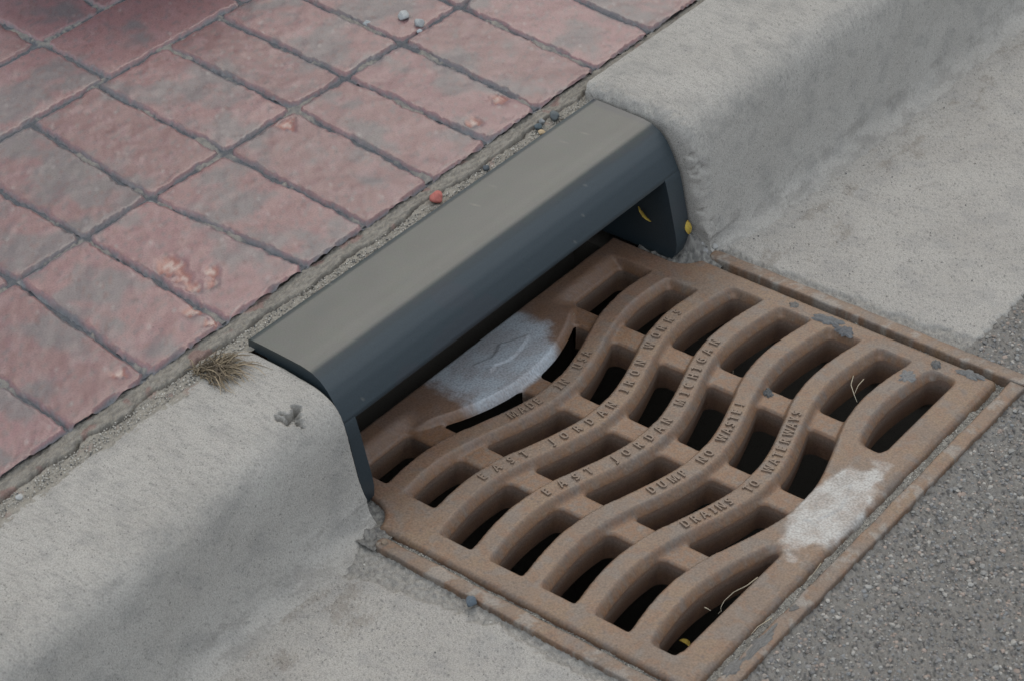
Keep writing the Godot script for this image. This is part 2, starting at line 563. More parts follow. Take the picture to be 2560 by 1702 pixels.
func build_sidewalk():
	var root := thing("sidewalk", Vector3.ZERO, "stamped red brick pavement with recessed sandy joints", "pavement", "", "structure")
	# bed of the joints
	var xs := spaced([[-40.0, 2.0], [-1.0, 0.02], [-0.72, 0.004], [0.75, 0.02], [1.3, 2.0], [40.0, 0]])
	var zs := spaced([[-40.0, 2.0], [-1.4, 0.03], [-0.95, 0.004], [-0.186, 0]])
	var P := PackedVector3Array()
	var C := PackedColorArray()
	for z in zs:
		for x in xs:
			var sand := ss(0.16, 0.30, NA.get_noise_2d(x * 1.5 + 2.0, z * 1.5) + NC.get_noise_2d(x, z) * 0.25)
			var y := 0.1521 + NB.get_noise_2d(x, z) * 0.0010 + sand * (0.0018 + 0.0012 * NC.get_noise_2d(x * 2.0, z * 2.0))
			var c := mixc(Color(0.105, 0.112, 0.126), Color(0.15, 0.152, 0.158), 0.5 + NC.get_noise_2d(x, z) * 1.2)
			c = mixc(c, Color(0.34, 0.305, 0.265), sand * (0.55 + 0.5 * ND.get_noise_2d(x, z)))
			P.append(Vector3(x, y, z))
			C.append(c)
	obj("joint_bed", sheet(P, C, xs.size(), zs.size()), M["mortar"], root)
	# bricks of the two rows across the kerb
	for q in EDGE_X.size() - 1:
		brick(root, Vector2(MID_X[q], -0.420), Vector2(MID_X[q + 1], -0.420), Vector2(EDGE_X[q], -0.184), Vector2(EDGE_X[q + 1], -0.184), q)
		brick(root, Vector2(BACK_X[q], -0.655), Vector2(BACK_X[q + 1], -0.655), Vector2(MID_X[q], -0.420), Vector2(MID_X[q + 1], -0.420), 40 + q)
	# rows behind: one laid along the kerb, then across again
	for q in 9:
		var x0 := -0.97 + 0.243 * q
		brick(root, Vector2(x0 + 0.014, -0.790), Vector2(x0 + 0.257, -0.790), Vector2(x0, -0.655), Vector2(x0 + 0.243, -0.655), 80 + q)
	for q in 16:
		var x0 := -0.66 + 0.112 * q
		brick(root, Vector2(x0 + 0.022, -1.022), Vector2(x0 + 0.134, -1.022), Vector2(x0, -0.790), Vector2(x0 + 0.112, -0.790), 120 + q)
		brick(root, Vector2(x0 + 0.044, -1.255), Vector2(x0 + 0.156, -1.255), Vector2(x0 + 0.022, -1.022), Vector2(x0 + 0.134, -1.022), 150 + q)

func axis_stops(L: float, mid: float) -> PackedFloat32Array:
	var out := PackedFloat32Array([0.0, 0.0022, 0.0044, 0.0066, 0.009, 0.012])
	var n := maxi(2, int((L - 0.024) / mid))
	for q in range(1, n):
		out.append(0.012 + (L - 0.024) * q / n)
	for v in [0.012, 0.009, 0.0066, 0.0044, 0.0022, 0.0]:
		out.append(L - v)
	return out

func brick(root: Node, a: Vector2, b: Vector2, c: Vector2, d: Vector2, sd: int):
	var ctr := (a + b + c + d) / 4.0
	var seen := ctr.x > -0.66 and ctr.x < 0.78 and ctr.y > -1.05
	var LX := (a.distance_to(b) + c.distance_to(d)) * 0.5
	var LZ := (a.distance_to(c) + b.distance_to(d)) * 0.5
	var us := axis_stops(LX, 0.005 if seen else 0.03)
	var vs := axis_stops(LZ, 0.005 if seen else 0.04)
	var P := PackedVector3Array()
	var C := PackedColorArray()
	var r := RandomNumberGenerator.new()
	r.seed = 900 + sd
	var tone := r.randf_range(0.86, 1.12)
	var grey := r.randf_range(-0.12, 0.2)
	var tilt := Vector2(r.randf_range(-0.006, 0.006), r.randf_range(-0.006, 0.006))
	var lift := r.randf_range(-0.0006, 0.0008)
	var inset := 0.0022
	var last_row := absf(c.y + 0.184) < 0.001
	for v in vs:
		for u in us:
			var p := a.lerp(b, u / LX).lerp(c.lerp(d, u / LX), v / LZ)
			var x := p.x
			var z := p.y
			var wob := NB.get_noise_2d(x * 0.7 + sd, z * 0.7) * 0.0042 + NC.get_noise_2d(x * 0.8 + sd, z * 0.8) * 0.0026
			var side_x := minf(u, LX - u)
			var side_z := minf(v, LZ - v)
			if last_row and v > LZ * 0.5:
				side_z += 0.003
			# rounded rectangle distance to the edge
			var rr := 0.012
			var e := minf(side_x, side_z)
			if side_x < rr and side_z < rr:
				e = rr - Vector2(rr - side_x, rr - side_z).length()
			e = e - inset - 0.0014 - wob
			var fall := 1.0 - ss(-0.0030, 0.0018, e)
			# slate-like skin: shallow steps running obliquely, small tears
			var sk := NB.get_noise_2d(x * 0.5 - z * 0.35, z * 1.1 + x * 0.5)
			var skin := 0.0007 * ss(-0.06, 0.06, sk - 0.22) - 0.0007 * ss(0.0, 0.08, NC.get_noise_2d(x * 0.25 + z * 0.2, z * 0.5 - x * 0.6) - 0.34)
			var y := 0.1562 + lift + tilt.x * (x - ctr.x) + tilt.y * (z - ctr.y) + NA.get_noise_2d(x * 1.2, z * 1.2) * 0.0012 + skin * 0.5 + NC.get_noise_2d(x, z) * 0.00015
			y -= 0.0056 * fall + 0.0003 * ss(0.008, 0.0, e)
			# colour: red oxide surface worn and greyed in soft blotches
			var blot := NA.get_noise_2d(x * 1.2 + 3.0, z * 1.2) + 0.45 * NB.get_noise_2d(x * 0.8, z * 0.8) + grey
			var col := Color(0.200 * tone, 0.111 * tone, 0.112 * tone)
			col = mixc(col, Color(0.225, 0.142, 0.145), ss(0.0, 0.5, NB.get_noise_2d(x + 8.0, z)) * 0.6)
			col = mixc(col, Color(0.128, 0.116, 0.120), ss(-0.08, 0.42, blot) * 0.85)
			col = mixc(col, Color(0.11, 0.105, 0.11), ss(0.2, 0.5, NC.get_noise_2d(x * 0.5 + z * 0.3, z * 1.2 + 7.0)) * 0.55)
			col = mixc(col, Color(0.15, 0.078, 0.072), ss(0.25, 0.6, ND.get_noise_2d(x * 0.6, z * 0.6)) * 0.5)
			col = mixc(col, Color(0.30, 0.27, 0.26), ss(0.5, 0.66, NC.get_noise_2d(x * 0.3 - z * 0.3, (x + z) * 3.0)) * 0.45)
			if fall > 0.3:
				col = mixc(col, Color(0.128, 0.130, 0.140), ss(0.3, 0.75, fall + NC.get_noise_2d(x + 1.0, z) * 0.35))
			for h in CHIPS:
				var hx: float = h[0]
				var hz: float = h[1]
				var hr: float = h[2]
				if absf(x - hx) < hr * 2.0 and absf(z - hz) < hr * 2.0:
					var hd := Vector2(x - hx, z - hz).length() / hr + NC.get_noise_2d(x * 1.5, z * 1.5) * 0.7
					var k := ss(1.05, 0.75, hd)
					y -= 0.0022 * k
					var raw := Color(0.26, 0.11, 0.09) if hd > 0.45 else Color(0.36, 0.26, 0.23)
					col = mixc(col, raw, k * 0.9)
			P.append(Vector3(x, y, z))
			C.append(col)
	obj("brick", sheet(P, C, us.size(), vs.size()), M["brick"], root)

func build_mortar_joint():
	var xs := spaced([[-40.0, 2.0], [-2.0, 0.1], [-0.85, 0.0022], [1.0, 0.02], [2.0, 2.0], [40.0, 0]])
	var zs := spaced([[-0.200, 0.0016], [-0.132, 0]])
	var P := PackedVector3Array()
	var C := PackedColorArray()
	for z in zs:
		for x in xs:
			var back := -0.187 + NB.get_noise_2d(x * 0.5, 3.0) * 0.006
			var y := 0.1503 + NB.get_noise_2d(x * 0.8, z * 2.0) * 0.0016 + NC.get_noise_2d(x, z * 1.6) * 0.0016 + ND.get_noise_2d(x, z) * 0.0006
			var c := mixc(Color(0.30, 0.275, 0.24), Color(0.19, 0.175, 0.155), 0.5 + NC.get_noise_2d(x * 0.5, z * 1.5) * 1.2)
			c = mixc(c, Color(0.33, 0.295, 0.245), ss(0.1, 0.5, ND.get_noise_2d(x, z + 1.0)) * 0.7)
			c = mixc(c, Color(0.26, 0.13, 0.115), ss(0.28, 0.5, NB.get_noise_2d(x * 0.7 + 5.0, z)) * 0.5)
			# long shrinkage crack and the fallen sand beside the hood
			var cz := -0.163 + NB.get_noise_2d(x * 0.45, 1.0) * 0.007 + NC.get_noise_2d(x * 0.6, 9.0) * 0.002
			var cw := 0.0024 + 0.0016 * NB.get_noise_2d(x * 1.2, 5.0)
			var crack := ss(cw, cw * 0.3, absf(z - cz))
			y -= 0.006 * crack
			if z > cz:
				var g := ss(0.0, 0.006, z - cz)
				y -= 0.0015 * g
				c = mixc(c, Color(0.38, 0.35, 0.30), 0.7 * g * (0.6 + 0.6 * ND.get_noise_2d(x, z)))
			c = mixc(c, Color(0.05, 0.048, 0.045), crack * 0.5)
			y -= 0.006 * ss(back, back - 0.006, z)
			P.append(Vector3(x, y, z))
			C.append(c)
	var o := obj("mortar_joint", sheet(P, C, xs.size(), zs.size()), M["mortar"])
	tag(o, "cracked sandy mortar strip between red bricks and kerb", "mortar joint", "", "structure")

# ------------------------------------------------------------------ frame
func rust_base(x: float, z: float) -> Color:
	var c := Color(0.164, 0.113, 0.081)
	c = mixc(c, Color(0.192, 0.122, 0.078), 0.5 + NA.get_noise_2d(x * 1.6, z * 1.6) * 1.8)
	c = mixc(c, Color(0.155, 0.128, 0.109), ss(0.0, 0.45, NB.get_noise_2d(x + 1.5, z)) * 0.65)
	c = mixc(c, Color(0.181, 0.097, 0.055), ss(0.08, 0.5, NB.get_noise_2d(x * 1.4 - 2.0, z * 1.4)) * 0.6)
	c = mixc(c, Color(0.10, 0.075, 0.062), ss(0.25, 0.6, NC.get_noise_2d(x, z)) * 0.6)
	c = mixc(c, Color(0.115, 0.082, 0.066), ss(0.3, 0.6, ND.get_noise_2d(x * 0.8, z * 0.8)) * 0.4)
	c = mixc(c, Color(0.260, 0.214, 0.176), ss(0.35, 0.65, ND.get_noise_2d(x * 0.8 + 5.0, z * 0.8)) * 0.3)
	return c

# a flat bar from p to q (plan, metres), width w, with eased uneven edges
func rail_mesh(p: Vector2, q: Vector2, w: float, top: float, round_start: bool) -> ArrayMesh:
	var L := p.distance_to(q)
	var dir := (q - p) / L
	var nor := Vector2(-dir.y, dir.x)
	var n := int(L / 0.0025)
	var cross := [[-1.0, -0.028], [-1.0, -0.003], [-0.94, -0.0008], [-0.8, 0.0], [-0.4, 0.0003], [0.0, 0.0003], [0.4, 0.0003], [0.8, 0.0], [0.94, -0.0008], [1.0, -0.003], [1.0, -0.028]]
	var P := PackedVector3Array()
	var C := PackedColorArray()
	for s in cross:
		for i in n + 1:
			var t := L * i / n
			var hw: float = w * 0.5 + NB.get_noise_2d(t * 0.6 + p.x * 9.0, signf(s[0]) * 4.0) * 0.0016
			if round_start and t < w * 0.5:
				hw *= sqrt(maxf(0.0, 1.0 - pow(1.0 - t / (w * 0.5), 2.0)))
			var pos: Vector2 = p + dir * t + nor * (s[0] * hw)
			var y: float = top + s[1] + NB.get_noise_2d(pos.x * 0.6, pos.y * 0.6) * 0.0007
			if i == 0 or i == n:
				y = minf(y, top - 0.001)
			P.append(Vector3(pos.x, y, pos.y))
			var c := rust_base(pos.x + 4.0, pos.y)
			# dried mortar smears stuck on the iron
			var sm := ss(0.16, 0.36, NB.get_noise_2d(pos.x * 0.9 + 11.0, pos.y * 0.9) + 0.35 * NC.get_noise_2d(pos.x, pos.y))
			c = mixc(c, Color(0.25, 0.23, 0.205), sm * 0.6)
			C.append(c)
	return sheet(P, C, n + 1, cross.size(), false)

func build_frame():
	var f := thing("iron_surround", Vector3(0, 0, 0), "rusty flat iron rails set round the wavy grate", "drain surround")
	var rail := obj("rail", rail_mesh(Vector2(-0.3175, 0.052), Vector2(-0.3175, 0.464), 0.0185, 0.0025, true), M["rust"], f)
	obj("rail", rail_mesh(Vector2(0.3215, 0.034), Vector2(0.3215, 0.464), 0.0185, 0.0025, true), M["rust"], f)
	obj("rail", rail_mesh(Vector2(-0.3075, 0.4545), Vector2(0.3115, 0.4545), 0.0185, 0.0023, false), M["rust"], f)
	var rv := CylinderMesh.new()
	rv.top_radius = 0.003
	rv.bottom_radius = 0.0042
	rv.height = 0.0026
	rv.radial_segments = 20
	rv.rings = 1
	var rm: StandardMaterial3D = M["rust"].duplicate()
	rm.vertex_color_use_as_albedo = false
	rm.albedo_color = Color(0.46, 0.40, 0.34)
	var ro := obj("rivet", rv, rm, rail)
	ro.position = Vector3(-0.3172, 0.0036, 0.062)
	# sand packed into the gap between grate and frame
	var s := thing("gap_sand", Vector3.ZERO, "grey sand packed in the gap between grate and frame", "sand", "", "stuff")
	for part in 3:
		var x0: float = [-0.311, 0.298, -0.311][part]
		var x1: float = [-0.285, 0.316, 0.316][part]
		var z0: float = [-0.03, -0.03, 0.419][part]
		var z1: float = [0.419, 0.419, 0.449][part]
		var xs := spaced([[x0, 0.0022], [x1, 0]])
		var zs := spaced([[z0, 0.0022], [z1, 0]])
		var P := PackedVector3Array()
		var C := PackedColorArray()
		for z in zs:
			for x in xs:
				P.append(Vector3(x, gap_y(x, z), z))
				C.append(mixc(Color(0.33, 0.31, 0.275), Color(0.18, 0.168, 0.15), 0.5 + NC.get_noise_2d(x * 1.5, z * 1.5) + ND.get_noise_2d(x, z)))
		obj("sand_bed", sheet(P, C, xs.size(), zs.size()), M["mortar"], s)
	for side in 2:
		var cx0: float = [-0.330, 0.277][side]
		var cx1: float = [-0.262, 0.338][side]
		var cxs := spaced([[cx0, 0.002], [cx1, 0]])
		var czs := spaced([[-0.05, 0.002], [0.058, 0]])
		var CP := PackedVector3Array()
		var CC := PackedColorArray()
		for z in czs:
			for x in cxs:
				var out := maxf(absf(x) - 0.292, 0.0)
				var y := -0.006 + out * 0.12 + (0.022 * ss(0.300, 0.316, x) * ss(0.05, 0.01, z) * ss(0.336, 0.324, x) if side == 1 else 0.0) + NB.get_noise_2d(x * 1.4, z * 1.4) * 0.0045 + NC.get_noise_2d(x, z) * 0.002 + ND.get_noise_2d(x, z) * 0.0008
				CP.append(Vector3(x, y, z))
				CC.append(mixc(Color(0.27, 0.255, 0.235), Color(0.12, 0.115, 0.11), 0.4 + NC.get_noise_2d(x * 1.3, z * 1.3) * 1.1 + 0.5 * ND.get_noise_2d(x, z)))
		obj("sand_bed", sheet(CP, CC, cxs.size(), czs.size()), M["mortar"], s)
	var xf := []
	var cl := []
	for q in 5200:
		var x := 0.0
		var z := 0.0
		var w := RNG.randf()
		if w < 0.36:
			x = RNG.randf_range(-0.309, -0.294); z = RNG.randf_range(0.0, 0.44)
		elif w < 0.64:
			x = RNG.randf_range(0.301, 0.313); z = RNG.randf_range(0.0, 0.44)
		else:
			x = RNG.randf_range(-0.309, 0.313); z = RNG.randf_range(0.428, 0.446)
		var g := RNG.randf_range(0.0004, 0.0011)
		xf.append(Transform3D(rand_basis(g), Vector3(x, gap_y(x, z) + g * 0.3, z)))
		cl.append(sand_tint())
	scatter("sand_grain", rock_mesh(9, 0.8), xf, cl, M["stone"], s)

func gap_y(x: float, z: float) -> float:
	var deep := 0.004 if x > 0.25 else 0.001
	return -0.0062 - deep + NB.get_noise_2d(x, z) * 0.003 + NC.get_noise_2d(x, z) * 0.0012

func sand_tint() -> Color:
	var f := RNG.randf()
	if f < 0.12:
		return Color(0.5, 0.47, 0.42)
	if f < 0.25:
		return Color(0.08, 0.08, 0.08)
	var v := RNG.randf_range(0.18, 0.42)
	return Color(v, v * 0.93, v * 0.82)

# ------------------------------------------------------------------ grate
func wave(x: float) -> float:
	var w := 0.020 * cos(TAU * x / 0.385)
	if absf(x) > 0.1925:
		w = -0.020 + (w + 0.020) * 0.65
	return w - 0.006 * x

func bar_back(k: int, x: float) -> float:
	return 0.349 + (k - 6) * 0.067 + wave(x)

func plate_edge(x: float) -> float:
	return 0.004 - 0.030 * pow(absf(x - 0.002) / 0.12, 2.0)

const COL_X := [[-0.265, -0.153], [-0.121, -0.017], [0.014, 0.118], [0.150, 0.275]]

func hole_sd(row: int, c: int, x: float, z: float, cc: float) -> float:
	var x0: float = COL_X[c][0]
	var x1: float = COL_X[c][1]
	var r := 0.0075
	if row <= 2:
		if c == 0: x0 = -0.237
		if c == 3: x1 = 0.245
	var z0 := 0.0
	var z1 := 0.0
	if row == 7:
		if c == 1 or c == 2:
			return 1.0
		r = 0.010
		if c == 0:
			x0 = -0.264; x1 = -0.078
		else:
			x0 = 0.121; x1 = 0.277
		z1 = 0.3955
	else:
		z1 = bar_back(row, x) - 0.001
	if row == 1:
		if c == 0 or c == 3:
			z0 = -0.046
		else:
			z0 = plate_edge(x) + 0.0035
	else:
		z0 = bar_back(row - 1, x) + 0.0295
	var qx := maxf(x0 - x, x - x1) + r
	var qz := maxf(z0 - z, z - z1) * cc + r
	return minf(maxf(qx, qz), 0.0) + Vector2(maxf(qx, 0.0), maxf(qz, 0.0)).length() - r

func outline_sd(x: float, z: float) -> float:
	var rx := minf(x + 0.2985, 0.3055 - x)
	var rz := minf(z + 0.083, 0.4345 - z)
	var d := minf(rx, rz)
	if rx < 0.008 and rz < 0.008:
		d = 0.008 - Vector2(0.008 - rx, 0.008 - rz).length()
	var cl := Vector2(x + 0.304, z - 0.001).length() - 0.0375
	var cr := Vector2(x - 0.3145, z + 0.001).length() - 0.0345
	var sl := maxf(x + 0.2665, z)
	var sr := maxf(0.2805 - x, z)
	return minf(d, minf(minf(cl, cr), minf(maxf(sl, -1.0) if z < 0.0 else maxf(sl, z), sr)))

func grate_d(x: float, z: float) -> float:
	var w := wave(x)
	var slope := 0.0
	slope = (wave(x + 0.001) - wave(x - 0.001)) / 0.002
	var cc := 1.0 / sqrt(1.0 + slope * slope)
	var rowf := (z - 0.349 - w) / 0.067 + 6.0
	var r0 := clampi(int(ceil(rowf)), 1, 7)
	var d := outline_sd(x, z)
	for row in range(maxi(r0 - 1, 1), mini(r0 + 1, 7) + 1):
		for c in 4:
			if x < COL_X[c][0] - 0.05 or x > COL_X[c][1] + 0.08:
				continue
			d = minf(d, hole_sd(row, c, x, z, cc))
	return d

const FISH_A := [Vector2(0.058, -0.042), Vector2(0.047, -0.047), Vector2(0.034, -0.052), Vector2(0.023, -0.058), Vector2(0.011, -0.052), Vector2(-0.002, -0.049), Vector2(-0.014, -0.053), Vector2(-0.024, -0.056), Vector2(-0.020, -0.044), Vector2(-0.024, -0.033), Vector2(-0.010, -0.036), Vector2(0.006, -0.030), Vector2(0.020, -0.030), Vector2(0.034, -0.033), Vector2(0.05, -0.037)]
const FISH_B := [Vector2(0.056, 0.394), Vector2(0.040, 0.387), Vector2(0.022, 0.383), Vector2(0.008, 0.381), Vector2(-0.004, 0.388), Vector2(-0.013, 0.391), Vector2(-0.026, 0.384), Vector2(-0.022, 0.393), Vector2(-0.026, 0.402), Vector2(-0.014, 0.398), Vector2(-0.002, 0.404), Vector2(0.012, 0.407), Vector2(0.026, 0.405), Vector2(0.043, 0.400)]

func poly_sd(p: Vector2, poly: Array) -> float:
	var d := 1e9
	var inside := false
	var n := poly.size()
	for i in n:
		var a: Vector2 = poly[i]
		var b: Vector2 = poly[(i + 1) % n]
		var ab := b - a
		var t := clampf((p - a).dot(ab) / ab.length_squared(), 0.0, 1.0)
		d = minf(d, p.distance_to(a + ab * t))
		if (a.y > p.y) != (b.y > p.y) and p.x < (b.x - a.x) * (p.y - a.y) / (b.y - a.y) + a.x:
			inside = not inside
	return -d if inside else d

# height of the casting's upper face and how much of it is the bevelled flank
func grate_h(x: float, z: float, D: float) -> Vector2:
	var w := wave(x)
	var rowf := (z - 0.349 - w) / 0.067 + 6.0
	var row := clampi(int(ceil(rowf)), 1, 7)
	var t1 := 0.0
	var t2 := 1.0
	var drop := 0.0
	var low := 0.0085
	if row == 1:
		var wm := ss(-0.155, -0.119, x) * ss(0.152, 0.116, x)
		t1 = lerpf(ss(-0.066, -0.044, z), ss(-0.0045, 0.0035, z - plate_edge(x)), wm)
		low = lerpf(0.0105, 0.0085, wm)
	else:
		t1 = ss(-0.0015, 0.0065, z - bar_back(row - 1, x) - 0.023)
	if row < 7:
		t2 = ss(-0.0005, 0.004, bar_back(row, x) - z)
	var x0 := -0.267
	var x1 := 0.277
	if row <= 2:
		x0 = -0.239
		x1 = 0.247
	var xm := ss(x0 - 0.003, x0 + 0.003, x) * ss(x1 + 0.003, x1 - 0.003, x)
	if row == 7:
		xm = maxf(ss(-0.07, -0.09, x), ss(0.112, 0.132, x)) * xm
		t2 = ss(0.012, 0.002, D) * ss(0.396, 0.389, z)
		low = 0.007
	drop = low * t1 * t2 * xm
	var r := 0.0036
	var e := clampf(D, 0.0, r)
	var rd := r - sqrt(maxf(0.0, r * r - (r - e) * (r - e)))
	# the rim of the casting rolls over on the street side and the two flanks
	var orr := 0.010
	var oe := minf(0.4345 - z, minf(x + 0.2985 + 0.004, 0.3055 + 0.003 - x))
	if oe < orr:
		oe = clampf(oe, 0.0, orr)
		drop += orr - sqrt(maxf(0.0, orr * orr - (orr - oe) * (orr - oe)))
	var y := -drop - rd * 0.85
	y += NB.get_noise_2d(x * 0.7, z * 0.7) * 0.0005 + NC.get_noise_2d(x * 1.4, z * 1.4) * 0.0002
	if absf(x - 0.015) < 0.06:
		if z < -0.02:
			y += 0.0016 * ss(0.0006, -0.0008, poly_sd(Vector2(x, z), FISH_A))
		elif z > 0.37:
			y += 0.0012 * ss(0.0008, -0.0012, poly_sd(Vector2(x, z), FISH_B))
	return Vector2(y, t1 * t2 * xm)

func paint_mask(x: float, z: float) -> float:
	var a := 0.0
	if z < 0.03:
		# scrubbed, lime-pale patch on the rear emblem plate
		var d := absf(x - 0.004) / 0.092 + 0.25 * ss(-0.045, -0.005, z) * ss(-0.02, 0.06, x)
		a = ss(1.05, 0.72, d + NB.get_noise_2d(x * 0.7, z * 0.7) * 0.16 + NC.get_noise_2d(x, z) * 0.06)
		a *= 0.66 + 0.22 * ss(-0.35, 0.35, NB.get_noise_2d(x * 0.6, z * 1.2 + 3.0)) + 0.22 * ND.get_noise_2d(x, z)
		a *= ss(0.010, 0.002, z - plate_edge(x))
	elif z > 0.33:
		var cx := x - 0.01
		var d2 := Vector2(cx / 0.090, (z - 0.402 + 0.04 * cx) / 0.036).length()
		a = ss(1.08, 0.72, d2 + NB.get_noise_2d(x * 0.8, z * 0.8) * 0.42 + NC.get_noise_2d(x, z) * 0.10)
		a *= 0.55 + 0.3 * ss(-0.3, 0.25, NB.get_noise_2d(x, z + 4.0)) + 0.3 * ND.get_noise_2d(x, z)
	return a

func grate_col(x: float, z: float, flank: float) -> Color:
	var c := rust_base(x, z)
	c = mixc(c, Color(0.189, 0.105, 0.071), ss(0.06, -0.03, z + NB.get_noise_2d(x, z) * 0.05) * 0.55)
	if flank > 0.02:
		var k := flank * ss(-0.5, 0.35, NC.get_noise_2d(x * 0.8, z * 0.8))
		c = mixc(c, Color(0.189, 0.097, 0.049), k * 0.75)
	c = mixc(c, Color(0.41, 0.45, 0.49) if z < 0.1 else Color(0.44, 0.43, 0.41), paint_mask(x, z) * 0.95)
	return c

func build_grate():
	var root := thing("drain_grate", Vector3(0, 0, 0), "rusty cast iron storm grate with raised wavy lettered bars", "grate")
	var step := 0.0016
	var X0 := -0.303
	var Z0 := -0.0868
	var nx := int(ceil(0.614 / step)) + 1
	var nz := int(ceil(0.526 / step)) + 1
	var D := PackedFloat32Array()
	D.resize(nx * nz)
	for j in nz:
		for i in nx:
			D[j * nx + i] = grate_d(X0 + i * step, Z0 + j * step)
	var P := PackedVector3Array()
	var C := PackedColorArray()
	var id := PackedInt32Array()
	id.resize(nx * nz)
	id.fill(-1)
	for j in nz:
		for i in nx:
			var d := D[j * nx + i]
			if d > 0.0:
				var x := X0 + i * step
				var z := Z0 + j * step
				var h := grate_h(x, z, d)
				id[j * nx + i] = P.size()
				P.append(Vector3(x, h.x, z))
				C.append(grate_col(x, z, h.y))
	var eh := {}
	var I := PackedInt32Array()
	var segs := PackedInt32Array()
	var off := [[0, 0], [1, 0], [1, 1], [0, 1]]
	for j in nz - 1:
		for i in nx - 1:
			var n_in := 0
			for o in off:
				if D[(j + o[1]) * nx + i + o[0]] > 0.0:
					n_in += 1
			if n_in == 0:
				continue
			if n_in == 4:
				var a := id[j * nx + i]
				var b := id[j * nx + i + 1]
				var c := id[(j + 1) * nx + i + 1]
				var d2 := id[(j + 1) * nx + i]
				I.append_array([a, b, c, a, c, d2])
				continue
			var poly := PackedInt32Array()
			var cross := PackedInt32Array()
			for q in 4:
				var o0: Array = off[q]
				var o1: Array = off[(q + 1) % 4]
				var g0: int = (j + o0[1]) * nx + i + o0[0]
				var g1: int = (j + o1[1]) * nx + i + o1[0]
				var d0 := D[g0]
				var d1 := D[g1]
				if d0 > 0.0:
					poly.append(id[g0])
				if (d0 > 0.0) != (d1 > 0.0):
					var key := mini(g0, g1) * 2 + (1 if absi(g0 - g1) > 1 else 0)
					if not eh.has(key):
						var t := d0 / (d0 - d1)
						var x := X0 + lerpf(i + o0[0], i + o1[0], t) * step
						var z := Z0 + lerpf(j + o0[1], j + o1[1], t) * step
						var h := grate_h(x, z, 0.0)
						eh[key] = P.size()
						P.append(Vector3(x, h.x, z))
						C.append(grate_col(x, z, h.y))
					poly.append(eh[key])
					cross.append(eh[key])
			for q in range(1, poly.size() - 1):
				I.append_array([poly[0], poly[q], poly[q + 1]])
			if cross.size() == 2:
				segs.append(cross[0])
				segs.append(cross[1])
	# smooth normals of the upper face
	var N := PackedVector3Array()
	N.resize(P.size())
	for q in range(0, I.size(), 3):
		var n := (P[I[q + 2]] - P[I[q]]).cross(P[I[q + 1]] - P[I[q]])
		if n.y < 0:
			n = -n
		N[I[q]] += n
		N[I[q + 1]] += n
		N[I[q + 2]] += n
	for q in N.size():
		N[q] = N[q].normalized()
	# walls of the slots and the rim
	var col_of := {}
	var levels := [[0.0, 0.0], [-0.0165, 0.0], [-0.0178, 0.0011], [-0.0192, 0.0], [-0.030, -0.0010], [-0.040, -0.0020], [-0.047, -0.0045]]
	var nl := levels.size()
	for q in segs:
		if col_of.has(q):
			continue
		var p := P[q]
		var g := Vector2(grate_d(p.x + 0.0012, p.z) - grate_d(p.x - 0.0012, p.z), grate_d(p.x, p.z + 0.0012) - grate_d(p.x, p.z - 0.0012)).normalized()
		col_of[q] = P.size()
		# the rear emblem plate is a thin web, not a deep bar
		var plate := absf(p.x) < 0.1235 and p.z < plate_edge(p.x) + 0.0055
		for l in nl:
			var y: float = levels[l][0]
			var o: float = levels[l][1]
			if l == 0:
				y = p.y
			if plate and y < -0.013:
				y = -0.013
				o = -0.010
			y = minf(y, p.y)
			var v := Vector3(p.x - g.x * o, y, p.z - g.y * o)
			P.append(v)
			N.append(Vector3(-g.x, 0.35 if l == 0 else 0.0, -g.y).normalized())
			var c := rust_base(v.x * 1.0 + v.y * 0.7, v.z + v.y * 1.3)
			c = mixc(Color(0.115, 0.068, 0.048), Color(0.165, 0.094, 0.058), 0.4 + 0.8 * NB.get_noise_3d(v.x, v.y * 1.4, v.z) + 0.4 * NC.get_noise_3d(v.x, v.y, v.z))  # wall rust painted darker than the top, with the slots' shade worked in
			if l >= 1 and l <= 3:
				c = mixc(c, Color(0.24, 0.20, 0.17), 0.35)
			var pm := paint_mask(p.x, p.z)
			if l < 2:
				c = mixc(c, Color(0.5, 0.5, 0.49), pm * 0.7)
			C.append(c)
	for q in range(0, segs.size(), 2):
		var a: int = col_of[segs[q]]
		var b: int = col_of[segs[q + 1]]
		var gn := (P[b + nl - 1] - P[a]).cross(P[b] - P[a])
		if gn.dot(N[a] + N[b]) < 0.0:
			var sw := a
			a = b
			b = sw
		for l in nl - 1:
			I.append_array([a + l, b + l, b + l + 1, a + l, b + l + 1, a + l + 1])
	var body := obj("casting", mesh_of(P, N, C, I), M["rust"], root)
	build_letters(body)

